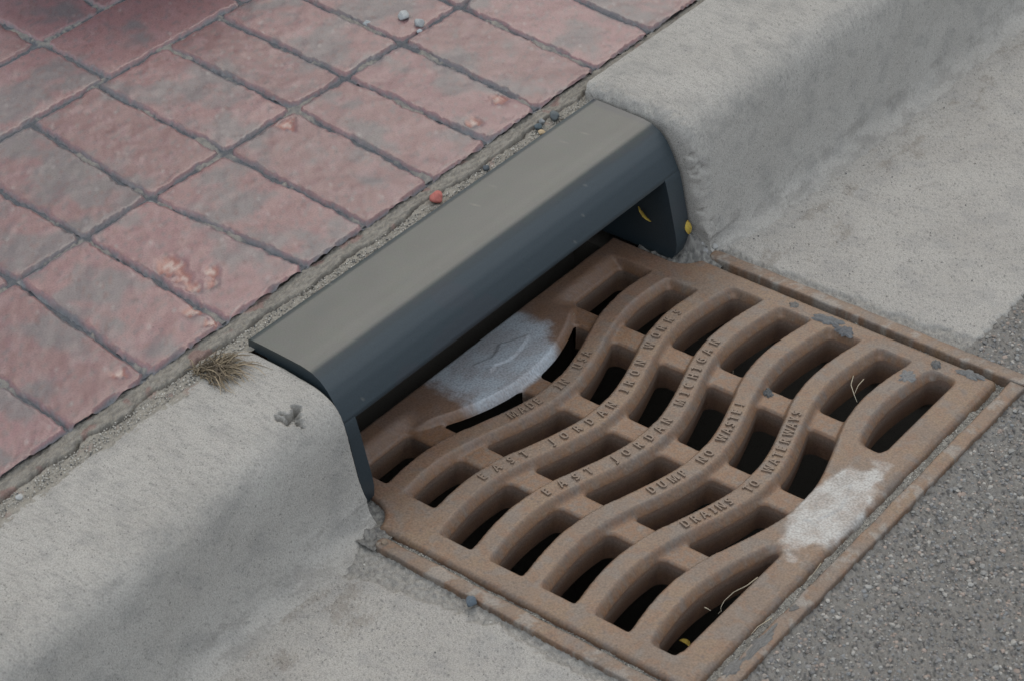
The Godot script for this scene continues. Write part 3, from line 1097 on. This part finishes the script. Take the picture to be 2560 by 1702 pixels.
const TEXTS := [
	[1, [["M", -0.069], ["A", -0.056], ["D", -0.0445], ["E", -0.034], ["I", 0.001], ["N", 0.012], ["U", 0.044], ["S", 0.057], ["A", 0.069]]],
	[2, [["E", -0.172], ["A", -0.151], ["S", -0.132], ["T", -0.115], ["J", -0.080], ["O", -0.064], ["R", -0.046], ["D", -0.028], ["A", -0.008], ["N", 0.010], ["I", 0.040], ["R", 0.054], ["O", 0.073], ["N", 0.092], ["W", 0.125], ["O", 0.145], ["R", 0.160], ["K", 0.178], ["S", 0.197]]],
	[3, [["E", -0.151], ["A", -0.130], ["S", -0.112], ["T", -0.096], ["J", -0.063], ["O", -0.047], ["R", -0.029], ["D", -0.011], ["A", 0.007], ["N", 0.024], ["M", 0.059], ["I", 0.076], ["C", 0.090], ["H", 0.107], ["I", 0.121], ["G", 0.137], ["A", 0.155], ["N", 0.174]]],
	[4, [["D", -0.081], ["U", -0.067], ["M", -0.052], ["P", -0.039], ["N", -0.008], ["O", 0.006], ["W", 0.036], ["A", 0.049], ["S", 0.061], ["T", 0.072], ["E", 0.083], ["!", 0.096]]],
	[5, [["D", -0.104], ["R", -0.092], ["A", -0.080], ["I", -0.069], ["N", -0.059], ["S", -0.047], ["T", -0.018], ["O", -0.007], ["W", 0.022], ["A", 0.036], ["T", 0.048], ["E", 0.059], ["R", 0.072], ["W", 0.087], ["A", 0.099], ["Y", 0.110], ["S", 0.121]]]]

func build_letters(root: Node):
	var font := SystemFont.new()
	font.font_names = PackedStringArray(["Droid Sans"])
	font.font_weight = 700
	var made := {}
	var m: StandardMaterial3D = M["rust"].duplicate()
	m.vertex_color_use_as_albedo = false
	m.albedo_color = Color(0.46, 0.39, 0.335)
	for t in TEXTS:
		for l in t[1]:
			var ch: String = l[0]
			if not made.has(ch):
				var tm := TextMesh.new()
				tm.text = ch
				tm.font = font
				tm.font_size = 32
				tm.pixel_size = 0.0155 / 32.0
				tm.depth = 0.0026
				tm.curve_step = 1.0
				made[ch] = tm
			var x: float = l[1]
			var slope := (wave(x + 0.004) - wave(x - 0.004)) / 0.008
			var z := bar_back(t[0], x) + 0.0115
			var o := obj("letter", made[ch], m, root)
			var ang := atan(slope) * 0.85
			o.transform = Transform3D(Basis(Vector3.UP, -ang) * Basis(Vector3.RIGHT, -PI / 2.0) * Basis.from_scale(Vector3(0.85, 1.0, 1.0)), Vector3(x, 0.0006, z))

# ------------------------------------------------------------------ hood
func hood_col(p: Vector3) -> Color:
	# dark slate paint; a film of dried dust lies on the flat top and ends raggedly at the bend
	var c := Color(0.026, 0.037, 0.044)
	c = mixc(c, Color(0.028, 0.038, 0.046), 0.5 + NA.get_noise_3d(p.x, p.y, p.z) * 1.2)
	var edge := p.z + 0.052 + NA.get_noise_2d(p.x * 1.4, 2.0) * 0.006 + NB.get_noise_2d(p.x * 0.8, p.z) * 0.003
	var dust := ss(0.009, -0.009, edge) if p.y > 0.148 else 0.0
	dust *= ss(0.3065, 0.3005, p.x + NB.get_noise_2d(p.z, 4.0) * 0.004)
	var dc := mixc(Color(0.036, 0.045, 0.044), Color(0.046, 0.055, 0.052), 0.5 + NB.get_noise_2d(p.x * 0.35, p.z * 0.9) * 1.0)
	c = mixc(c, dc, dust * 0.92)
	c = mixc(c, Color(0.2, 0.19, 0.17), ss(0.68, 0.78, ND.get_noise_3d(p.x, p.y, p.z)) * 0.4)
	return c

func build_hood():
	var root := thing("inlet_hood", Vector3.ZERO, "dark blue grey painted iron kerb hood over the drain opening", "drain hood")
	var outer := [Vector2(-0.1405, 0.146), Vector2(-0.1405, 0.1572), Vector2(-0.1385, 0.1592), Vector2(-0.132, 0.1592), Vector2(-0.124, 0.1591), Vector2(-0.116, 0.159), Vector2(-0.108, 0.1589), Vector2(-0.10, 0.1588), Vector2(-0.092, 0.1586), Vector2(-0.084, 0.1583), Vector2(-0.075, 0.1581), Vector2(-0.066, 0.1578)]
	var knots := [Vector2(-0.066, 0.1578), Vector2(-0.052, 0.1555), Vector2(-0.040, 0.1495), Vector2(-0.0305, 0.1405), Vector2(-0.0235, 0.1295), Vector2(-0.0175, 0.1175), Vector2(-0.0120, 0.1055)]
	var cv := Curve2D.new()
	for q in knots.size():
		var a: Vector2 = knots[maxi(q - 1, 0)]
		var b: Vector2 = knots[mini(q + 1, knots.size() - 1)]
		cv.add_point(knots[q], (a - b) / 6.0, (b - a) / 6.0)
	var L := cv.get_baked_length()
	for q in range(1, 25):
		outer.append(cv.sample_baked(L * q / 24.0))
	outer.append_array([Vector2(-0.0125, 0.1030), Vector2(-0.0150, 0.1018), Vector2(-0.022, 0.1022), Vector2(-0.030, 0.118), Vector2(-0.040, 0.132), Vector2(-0.052, 0.141), Vector2(-0.066, 0.1445), Vector2(-0.10, 0.1455)])
	var xl := func(_y): return -0.2885
	var xr := func(_y): return 0.3145
	obj("hood_plate", loop_solid(PackedVector2Array(outer), xl, xr, 200, hood_col), M["paint"], root)
	var leg := [Vector2(-0.0155, 0.112), Vector2(-0.0105, 0.1025), Vector2(-0.006, 0.083), Vector2(-0.001, 0.057), Vector2(0.0035, 0.034), Vector2(0.0055, 0.018), Vector2(0.0040, 0.004), Vector2(-0.002, -0.006), Vector2(-0.115, -0.006), Vector2(-0.115, 0.150), Vector2(-0.068, 0.1495), Vector2(-0.050, 0.146), Vector2(-0.036, 0.136), Vector2(-0.025, 0.120)]
	var la := func(y): return -0.2880 + 0.002 * (1.0 - y / 0.14)
	var lb := func(y): return -0.2705 + 0.004 * (1.0 - clampf(y / 0.1, 0.0, 1.0))
	var ra := func(y): return 0.2855 + 0.004 * (1.0 - clampf(y / 0.1, 0.0, 1.0))
	var rb := func(y): return 0.3138 + 0.004 * (1.0 - y / 0.14)
	obj("leg", loop_solid(PackedVector2Array(leg), la, lb, 2, hood_col, 30.0), M["paint"], root)
	obj("leg", loop_solid(PackedVector2Array(leg), ra, rb, 2, hood_col, 30.0), M["paint"], root)

# ------------------------------------------------------------------ small things
func blade(st: SurfaceTool, pts: Array, w: float, c: Color, tip: Color):
	# a three-sided stem through pts, tapering
	var n := pts.size()
	for q in n - 1:
		var a: Vector3 = pts[q]
		var b: Vector3 = pts[q + 1]
		var d := (b - a).normalized()
		var s := d.cross(Vector3.UP)
		if s.length() < 0.01:
			s = Vector3.RIGHT
		s = s.normalized()
		var u := s.cross(d).normalized()
		var wa := w * (1.0 - 0.75 * float(q) / (n - 1))
		var wb := w * (1.0 - 0.75 * float(q + 1) / (n - 1))
		var ca := c.lerp(tip, float(q) / (n - 1))
		var cb := c.lerp(tip, float(q + 1) / (n - 1))
		for k in 3:
			var d0 := s * cos(TAU * k / 3.0) + u * sin(TAU * k / 3.0)
			var d1 := s * cos(TAU * (k + 1) / 3.0) + u * sin(TAU * (k + 1) / 3.0)
			var v := [a + d0 * wa, a + d1 * wa, b + d1 * wb, b + d0 * wb]
			var nn := [d0, d1, d1, d0]
			var vc := [ca, ca, cb, cb]
			var gq: Vector3 = (v[2] - v[0]).cross(v[1] - v[0])
			for w2 in ([0, 1, 2, 0, 2, 3] if gq.dot(d0 + d1) > 0.0 else [0, 2, 1, 0, 3, 2]):
				var i: int = w2
				st.set_normal(nn[i])
				st.set_color(vc[i])
				st.add_vertex(v[i])

func pebble(at: Vector3, size: Vector3, col: Color, sd: int, label: String, group := "", called := "pebble", turn := 0.0):
	# smoothly weathered stone: a noisy ellipsoid
	var st := SurfaceTool.new()
	st.begin(Mesh.PRIMITIVE_TRIANGLES)
	var nu := 22
	var nv := 14
	var n := noise(sd, 0.9, 3)
	for j in nv + 1:
		for i in nu + 1:
			var th := PI * j / nv
			var ph := TAU * (i % nu) / nu
			var d := Vector3(sin(th) * cos(ph), cos(th), sin(th) * sin(ph))
			# cut by a few facets for an angular look
			var rr := 1.0 + 0.28 * n.get_noise_3d(d.x, d.y, d.z)
			for k in 6:
				var fn := Vector3(sin(k * 2.1 + sd), cos(k * 1.3 + sd * 0.7), sin(k * 3.7 - sd)).normalized()
				var t := d.dot(fn)
				if t > 0.0:
					rr = minf(rr, 0.78 / t)
			var p := d * rr * size * 0.8
			p.y = maxf(p.y, -size.y * 0.55)
			var f := 1.0 + 0.25 * n.get_noise_3d(d.x * 4.0, d.y * 4.0, d.z * 4.0)
			st.set_color(Color(col.r * f, col.g * f, col.b * f))
			st.set_smooth_group(0)
			st.add_vertex(p)
	for j in nv:
		for i in nu:
			var a := j * (nu + 1) + i
			var b := a + nu + 1
			for q in [a, a + 1, b, a + 1, b + 1, b]:
				st.add_index(q)
	st.generate_normals()
	var o := obj(called, st.commit(), M["stone"])
	o.position = at + Vector3(0, size.y * 0.5, 0)
	o.rotation.y = turn
	tag(o, label, "mortar lump" if called == "mortar_lump" else "stone", group)

# flat crumb of tar or hardened dirt with a ragged outline, lying on y
func crumb(at: Vector3, r: Vector2, h: float, col: Color, sd: int, turn: float, label: String, group := ""):
	var st := SurfaceTool.new()
	st.begin(Mesh.PRIMITIVE_TRIANGLES)
	var nu := 36
	var nr := 6
	for j in nr + 1:
		for i in nu:
			var ph := TAU * i / nu
			var rad := (1.0 + 0.55 * NB.get_noise_2d(cos(ph) * 0.035 + sd, sin(ph) * 0.035) + 0.35 * NC.get_noise_2d(cos(ph) * 0.03 + sd, sin(ph) * 0.03)) * j / nr
			var p := Vector3(cos(ph) * rad * r.x, 0, sin(ph) * rad * r.y)
			p.y = h * (1.0 - pow(float(j) / nr, 3.0)) * (0.75 + 0.9 * NC.get_noise_2d(p.x + sd, p.z))
			if j == nr:
				p.y = -0.0012
			var f := 1.0 + 0.5 * ND.get_noise_2d(p.x + sd, p.z)
			st.set_color(Color(col.r * f, col.g * f, col.b * f))
			st.add_vertex(p)
	for j in nr:
		for i in nu:
			var a := j * nu + i
			var a1 := j * nu + (i + 1) % nu
			for q in [a, a1, a + nu, a1, a1 + nu, a + nu]:
				st.add_index(q)
	st.generate_normals()
	var o := obj("tar_crumb", st.commit(), M["tar"])
	o.position = at
	o.rotation.y = turn
	tag(o, label, "tar crumb", group)

func leaf(at: Vector3, length: float, width: float, bas: Basis, label: String):
	var P := PackedVector3Array()
	var C := PackedColorArray()
	var n := 14
	for side in 5:
		var s := (side - 2) / 2.0
		for q in n + 1:
			var t := float(q) / n
			var w := width * 0.5 * pow(sin(PI * clampf(t, 0.02, 0.98)), 0.8)
			P.append(Vector3(s * w, 0.0012 * s * s + 0.003 * sin(t * 3.0) + 0.0007 * NC.get_noise_2d(t * 0.1, s * 0.1), t * length))
			C.append(mixc(Color(0.45, 0.34, 0.06), Color(0.30, 0.19, 0.05), 0.5 + NC.get_noise_2d(t * 0.2 + at.x, s * 0.05)))
	var o := obj("fallen_leaf", sheet(P, C, n + 1, 5), M["plant"])
	o.transform = Transform3D(bas, at)
	tag(o, label, "leaf")

func build_small_things():
	# dry grass growing out of the joint beside the hood
	var st := SurfaceTool.new()
	st.begin(Mesh.PRIMITIVE_TRIANGLES)
	var root_at := Vector3(-0.341, 0.1485, -0.140)
	for q in 240:
		var ang := RNG.randf_range(-2.2, 2.4)
		var r0 := RNG.randf() * 0.016
		var b := Vector3(cos(RNG.randf() * TAU) * r0 * 1.3, 0, sin(RNG.randf() * TAU) * r0)
		var len := RNG.randf_range(0.010, 0.040)
		var rise := RNG.randf_range(0.2, 1.2)
		var dirv := Vector3(cos(ang) * 0.9, 0, sin(ang) * 0.75 + 0.35)
		var pts := []
		for k in 6:
			var t := k / 5.0
			var pos: Vector3 = b + dirv * (len * t) + Vector3(0, len * (rise * t - rise * 0.85 * t * t) + 0.001, 0)
			pos += Vector3(RNG.randf_range(-1, 1), RNG.randf_range(-0.3, 0.5), RNG.randf_range(-1, 1)) * 0.0016 * t
			pos.y = maxf(pos.y, 0.0005)
			pts.append(pos)
		var f := RNG.randf_range(0.5, 1.25)
		var c := Color(0.26 * f, 0.205 * f, 0.14 * f)
		if RNG.randf() < 0.3:
			c = Color(0.12, 0.095, 0.07)
		blade(st, pts, RNG.randf_range(0.0004, 0.0013), c * 0.8, c * 1.2)
	var tuft := thing("dry_grass_tuft", root_at, "tuft of dead brown grass rooted in the mortar strip", "grass tuft")
	obj("blades", st.commit(), M["plant"], tuft)
	# stones
	pebble(Vector3(0.336, 0.156, -0.458), Vector3(0.012, 0.007, 0.009), Color(0.34, 0.345, 0.34), 3, "largest pale grey pebble lying on a red brick", "loose pebbles on the pavement", "pebble", 0.6)
	pebble(Vector3(0.334, 0.1545, -0.430), Vector3(0.009, 0.008, 0.009), Color(0.31, 0.315, 0.31), 5, "upright grey pebble in the brick joint, a tiny one beside it", "loose pebbles on the pavement", "pebble", 1.6)
	pebble(Vector3(0.322, 0.153, -0.420), Vector3(0.005, 0.004, 0.005), Color(0.34, 0.36, 0.37), 8, "tiny pale chip beside the upright grey pebble", "loose pebbles on the pavement", "pebble", 0.2)
	pebble(Vector3(0.299, 0.152, -0.488), Vector3(0.008, 0.005, 0.006), Color(0.30, 0.31, 0.31), 12, "low grey pebble wedged in the joint between two bricks", "loose pebbles on the pavement", "pebble", 2.2)
	pebble(Vector3(0.040, 0.150, -0.158), Vector3(0.012, 0.009, 0.010), Color(0.36, 0.12, 0.10), 15, "red brick chip lying on the mortar strip beside the hood", "", "brick_chip", 0.4)
	pebble(Vector3(0.262, 0.150, -0.158), Vector3(0.010, 0.008, 0.008), Color(0.10, 0.11, 0.112), 19, "dark slate pebble with a glint on the mortar strip", "pebbles on the mortar strip", "pebble", 0.9)
	pebble(Vector3(0.232, 0.150, -0.160), Vector3(0.007, 0.005, 0.006), Color(0.08, 0.10, 0.11), 22, "flat black pebble on the mortar strip", "pebbles on the mortar strip", "pebble", 0.1)
	pebble(Vector3(0.244, 0.150, -0.163), Vector3(0.006, 0.005, 0.005), Color(0.20, 0.205, 0.205), 24, "small grey pebble between the two dark ones on the mortar", "pebbles on the mortar strip", "pebble", 1.2)
	pebble(Vector3(0.226, 0.150, -0.149), Vector3(0.006, 0.004, 0.005), Color(0.42, 0.31, 0.19), 27, "small tan pebble against the back of the hood", "pebbles on the mortar strip", "pebble", 2.0)
	pebble(Vector3(0.125, 0.150, -0.153), Vector3(0.006, 0.004, 0.005), Color(0.08, 0.09, 0.10), 29, "single black pebble halfway along the hood", "pebbles on the mortar strip", "pebble", 0.7)
	pebble(Vector3(-0.332, 0.0, 0.189), Vector3(0.0075, 0.0075, 0.007), Color(0.10, 0.12, 0.14), 33, "rounded dark stone on the gutter against the frame rail", "", "pebble", 0.3)
	pebble(Vector3(-0.600, 0.1485, -0.150), Vector3(0.005, 0.004, 0.0045), Color(0.36, 0.355, 0.34), 36, "pale pebble in the crack behind the kerb", "", "pebble", 0.3)
	# rubble where kerb, hood foot and frame meet
	pebble(Vector3(0.3225, 0.001, 0.020), Vector3(0.010, 0.009, 0.009), Color(0.27, 0.26, 0.25), 41, "largest lump of broken mortar at the hood foot", "mortar rubble at the hood foot", "mortar_lump", 0.5)
	pebble(Vector3(0.3165, 0.000, 0.028), Vector3(0.007, 0.006, 0.006), Color(0.22, 0.215, 0.21), 43, "small dark mortar lump between hood foot and rail end", "mortar rubble at the hood foot", "mortar_lump", 1.5)
	pebble(Vector3(0.331, 0.001, 0.030), Vector3(0.008, 0.006, 0.007), Color(0.30, 0.29, 0.275), 47, "pale mortar lump against the kerb toe", "mortar rubble at the hood foot", "mortar_lump", 2.3)
	# crumbs of tar trodden onto the iron
	crumb(Vector3(0.288, 0.001, 0.222), Vector2(0.008, 0.020), 0.0022, Color(0.15, 0.15, 0.15), 1, 0.15, "long tar smear beside the third slot end", "tar on the grate")
	crumb(Vector3(0.282, 0.0008, 0.246), Vector2(0.009, 0.014), 0.0026, Color(0.13, 0.13, 0.135), 2, 0.0, "lumpy tar patch overhanging a slot corner", "tar on the grate")
	crumb(Vector3(0.291, 0.0005, 0.172), Vector2(0.006, 0.006), 0.0014, Color(0.15, 0.14, 0.13), 3, 0.4, "thin tar spot on the rim near the third slot", "tar on the grate")
	crumb(Vector3(0.290, 0.001, 0.362), Vector2(0.0075, 0.0055), 0.0034, Color(0.14, 0.135, 0.13), 4, 0.5, "rounded tar lump on the rim beside the last slot", "tar on the grate")
	crumb(Vector3(0.252, 0.0003, 0.347), Vector2(0.012, 0.008), 0.0016, Color(0.19, 0.185, 0.18), 5, 0.2, "flat grey tar patch on the last wavy bar", "tar on the grate")
	crumb(Vector3(0.297, 0.0008, 0.403), Vector2(0.007, 0.017), 0.0026, Color(0.17, 0.165, 0.16), 6, 0.05, "ridged tar strip at the grate corner", "tar on the grate")
	crumb(Vector3(0.142, -0.0085, 0.234), Vector2(0.008, 0.006), 0.0040, Color(0.10, 0.10, 0.10), 7, 0.8, "dark tar bead on a rib between the wavy bars", "tar on the grate")
	crumb(Vector3(-0.205, 0.003, 0.4515), Vector2(0.030, 0.0065), 0.0016, Color(0.17, 0.16, 0.15), 8, 0.0, "long asphalt smear stuck on the front rail", "tar on the rail")
	crumb(Vector3(-0.249, 0.003, 0.449), Vector2(0.016, 0.006), 0.0014, Color(0.17, 0.16, 0.15), 9, 0.0, "shorter asphalt smear beside the long one on the front rail", "tar on the rail")
	crumb(Vector3(-0.145, 0.003, 0.4515), Vector2(0.006, 0.004), 0.0010, Color(0.15, 0.14, 0.13), 10, 0.0, "small round tar spot on the front rail", "tar on the rail")
	# leaves and straws
	leaf(Vector3(0.3115, 0.0225, 0.0075), 0.018, 0.0085, Basis(Vector3(0.62, 0.1, 0.77), Vector3(-0.70, 0.35, 0.60), Vector3(0.05, 0.99, 0.02)).orthonormalized(), "small yellow leaf stuck against the rounded kerb end")
	leaf(Vector3(0.2832, 0.0565, -0.0475), 0.024, 0.0055, Basis(Vector3(0.1, 0.75, 0.65), Vector3(-1, 0, 0.1), Vector3(0, -0.65, 0.75)).orthonormalized(), "curled yellow leaf hanging on the dark inner side of the hood")
	leaf(Vector3(-0.2165, -0.038, 0.3632), 0.022, 0.009, Basis.from_euler(Vector3(0.9, 1.0, 0.2)), "yellow leaf down in the long front slot")
	var straws := [
		[[Vector3(-0.1208, -0.006, 0.3931), Vector3(-0.1343, -0.010, 0.3888), Vector3(-0.1439, -0.016, 0.3801), Vector3(-0.156, -0.022, 0.3761), Vector3(-0.1637, -0.025, 0.3773), Vector3(-0.1642, -0.027, 0.3792), Vector3(-0.1679, -0.030, 0.3772)], 0.0010, "long pale straw bent across the front slot"],
		[[Vector3(-0.1756, -0.022, 0.3656), Vector3(-0.1748, -0.0225, 0.369), Vector3(-0.1741, -0.024, 0.3724)], 0.0008, "short pale straw end in the front slot"],
		[[Vector3(0.2284, -0.010, 0.2925), Vector3(0.2151, -0.012, 0.2975), Vector3(0.204, -0.014, 0.3086), Vector3(0.1964, -0.016, 0.3173)], 0.0008, "curved pale twig forked with another in a slot"],
		[[Vector3(0.230, -0.010, 0.3052), Vector3(0.2192, -0.012, 0.3047), Vector3(0.2056, -0.014, 0.3082)], 0.0008, "short pale twig crossing the curved one in a slot"],
		[[Vector3(0.1286, -0.004, -0.0281), Vector3(0.1178, -0.012, -0.030), Vector3(0.1121, -0.020, -0.0333)], 0.0004, "fine dry stem hanging by the rear emblem plate"],
		[[Vector3(-0.168, 0.000, 0.440), Vector3(-0.186, 0.000, 0.436), Vector3(-0.200, 0.001, 0.437)], 0.0009, "thin straw lying in the sand before the grate"],
		[[Vector3(-0.07, 0.000, 0.436), Vector3(-0.085, 0.000, 0.438), Vector3(-0.10, 0.000, 0.439)], 0.0006, "pale straw in the sand beside the white patch"],
		[[Vector3(0.155, -0.010, 0.178), Vector3(0.158, -0.026, 0.176), Vector3(0.153, -0.040, 0.175), Vector3(0.157, -0.05, 0.178)], 0.0004, "fine brown root hanging in a slot by the rib"]]
	for s in straws:
		var t := SurfaceTool.new()
		t.begin(Mesh.PRIMITIVE_TRIANGLES)
		var cv := Curve3D.new()
		var pp: Array = s[0]
		for q in pp.size():
			var a: Vector3 = pp[maxi(q - 1, 0)]
			var b: Vector3 = pp[mini(q + 1, pp.size() - 1)]
			cv.add_point(pp[q], (a - b) / 6.0, (b - a) / 6.0)
		var pts := []
		for q in 15:
			pts.append(cv.sample_baked(cv.get_baked_length() * q / 14.0))
		blade(t, pts, s[1], Color(0.40, 0.34, 0.25), Color(0.5, 0.45, 0.36))
		var o := obj("straw", t.commit(), M["plant"])
		tag(o, s[2], "straw", "straws caught in the drain")
	# loose sand in the joints and beside the hood: nobody could count it
	var xf := []
	var cl := []
	for q in 9000:
		var x := RNG.randf_range(-0.66, 0.75)
		var z := RNG.randf_range(-0.160, -0.142)
		var y := 0.1495
		if q > 3600:
			x = RNG.randf_range(-0.66, 0.75)
			z = RNG.randf_range(-0.78, -0.195)
			if NA.get_noise_2d(x * 1.5 + 2.0, z * 1.5) < 0.16:
				continue
			y = 0.150
		var g := RNG.randf_range(0.0004, 0.0012)
		xf.append(Transform3D(rand_basis(g), Vector3(x, y + g * 0.2, z)))
		cl.append(sand_tint())
	for q in 1500:
		var gx := RNG.randf_range(-0.7, 1.0)
		var gz := RNG.randf_range(0.05, 0.37)
		if gx > -0.335 and gx < 0.335:
			continue
		if RNG.randf() > exp(-(gz - 0.05) * 9.0) + 0.12:
			continue
		var gs := RNG.randf_range(0.0004, 0.0013)
		xf.append(Transform3D(rand_basis(gs), Vector3(gx, -0.0008 + gs * 0.3, gz)))
		cl.append(sand_tint())
	var so := scatter("joint_sand", rock_mesh(21, 0.8), xf, cl, M["stone"])
	tag(so, "loose sand and grit in the brick joints and along the gutter", "sand", "", "stuff")

func build_added_planter():
	# unseen planter, added to dull the sheen and shade the far bricks
	var t := thing("added_planter", Vector3(0.31, 0.157, -0.955), "added unseen dark brown planter that shades the far red bricks", "planter")
	var prof := [Vector2(0.0, 0.0), Vector2(0.165, 0.0), Vector2(0.175, 0.012), Vector2(0.190, 0.11), Vector2(0.205, 0.118), Vector2(0.206, 0.14), Vector2(0.19, 0.142), Vector2(0.182, 0.12), Vector2(0.0, 0.115)]
	var st := SurfaceTool.new()
	st.begin(Mesh.PRIMITIVE_TRIANGLES)
	var n := 48
	for q in prof.size():
		for i in n + 1:
			var a := TAU * i / n
			st.set_color(Color(0.055, 0.035, 0.03) if q < 7 else Color(0.04, 0.03, 0.022))
			st.add_vertex(Vector3(cos(a) * prof[q].x, prof[q].y, sin(a) * prof[q].x))
	for q in prof.size() - 1:
		for i in n:
			var a := q * (n + 1) + i
			for w in [a, a + n + 1, a + 1, a + 1, a + n + 1, a + n + 2]:
				st.add_index(w)
	st.generate_normals()
	obj("pot", st.commit(), M["paint"], t)
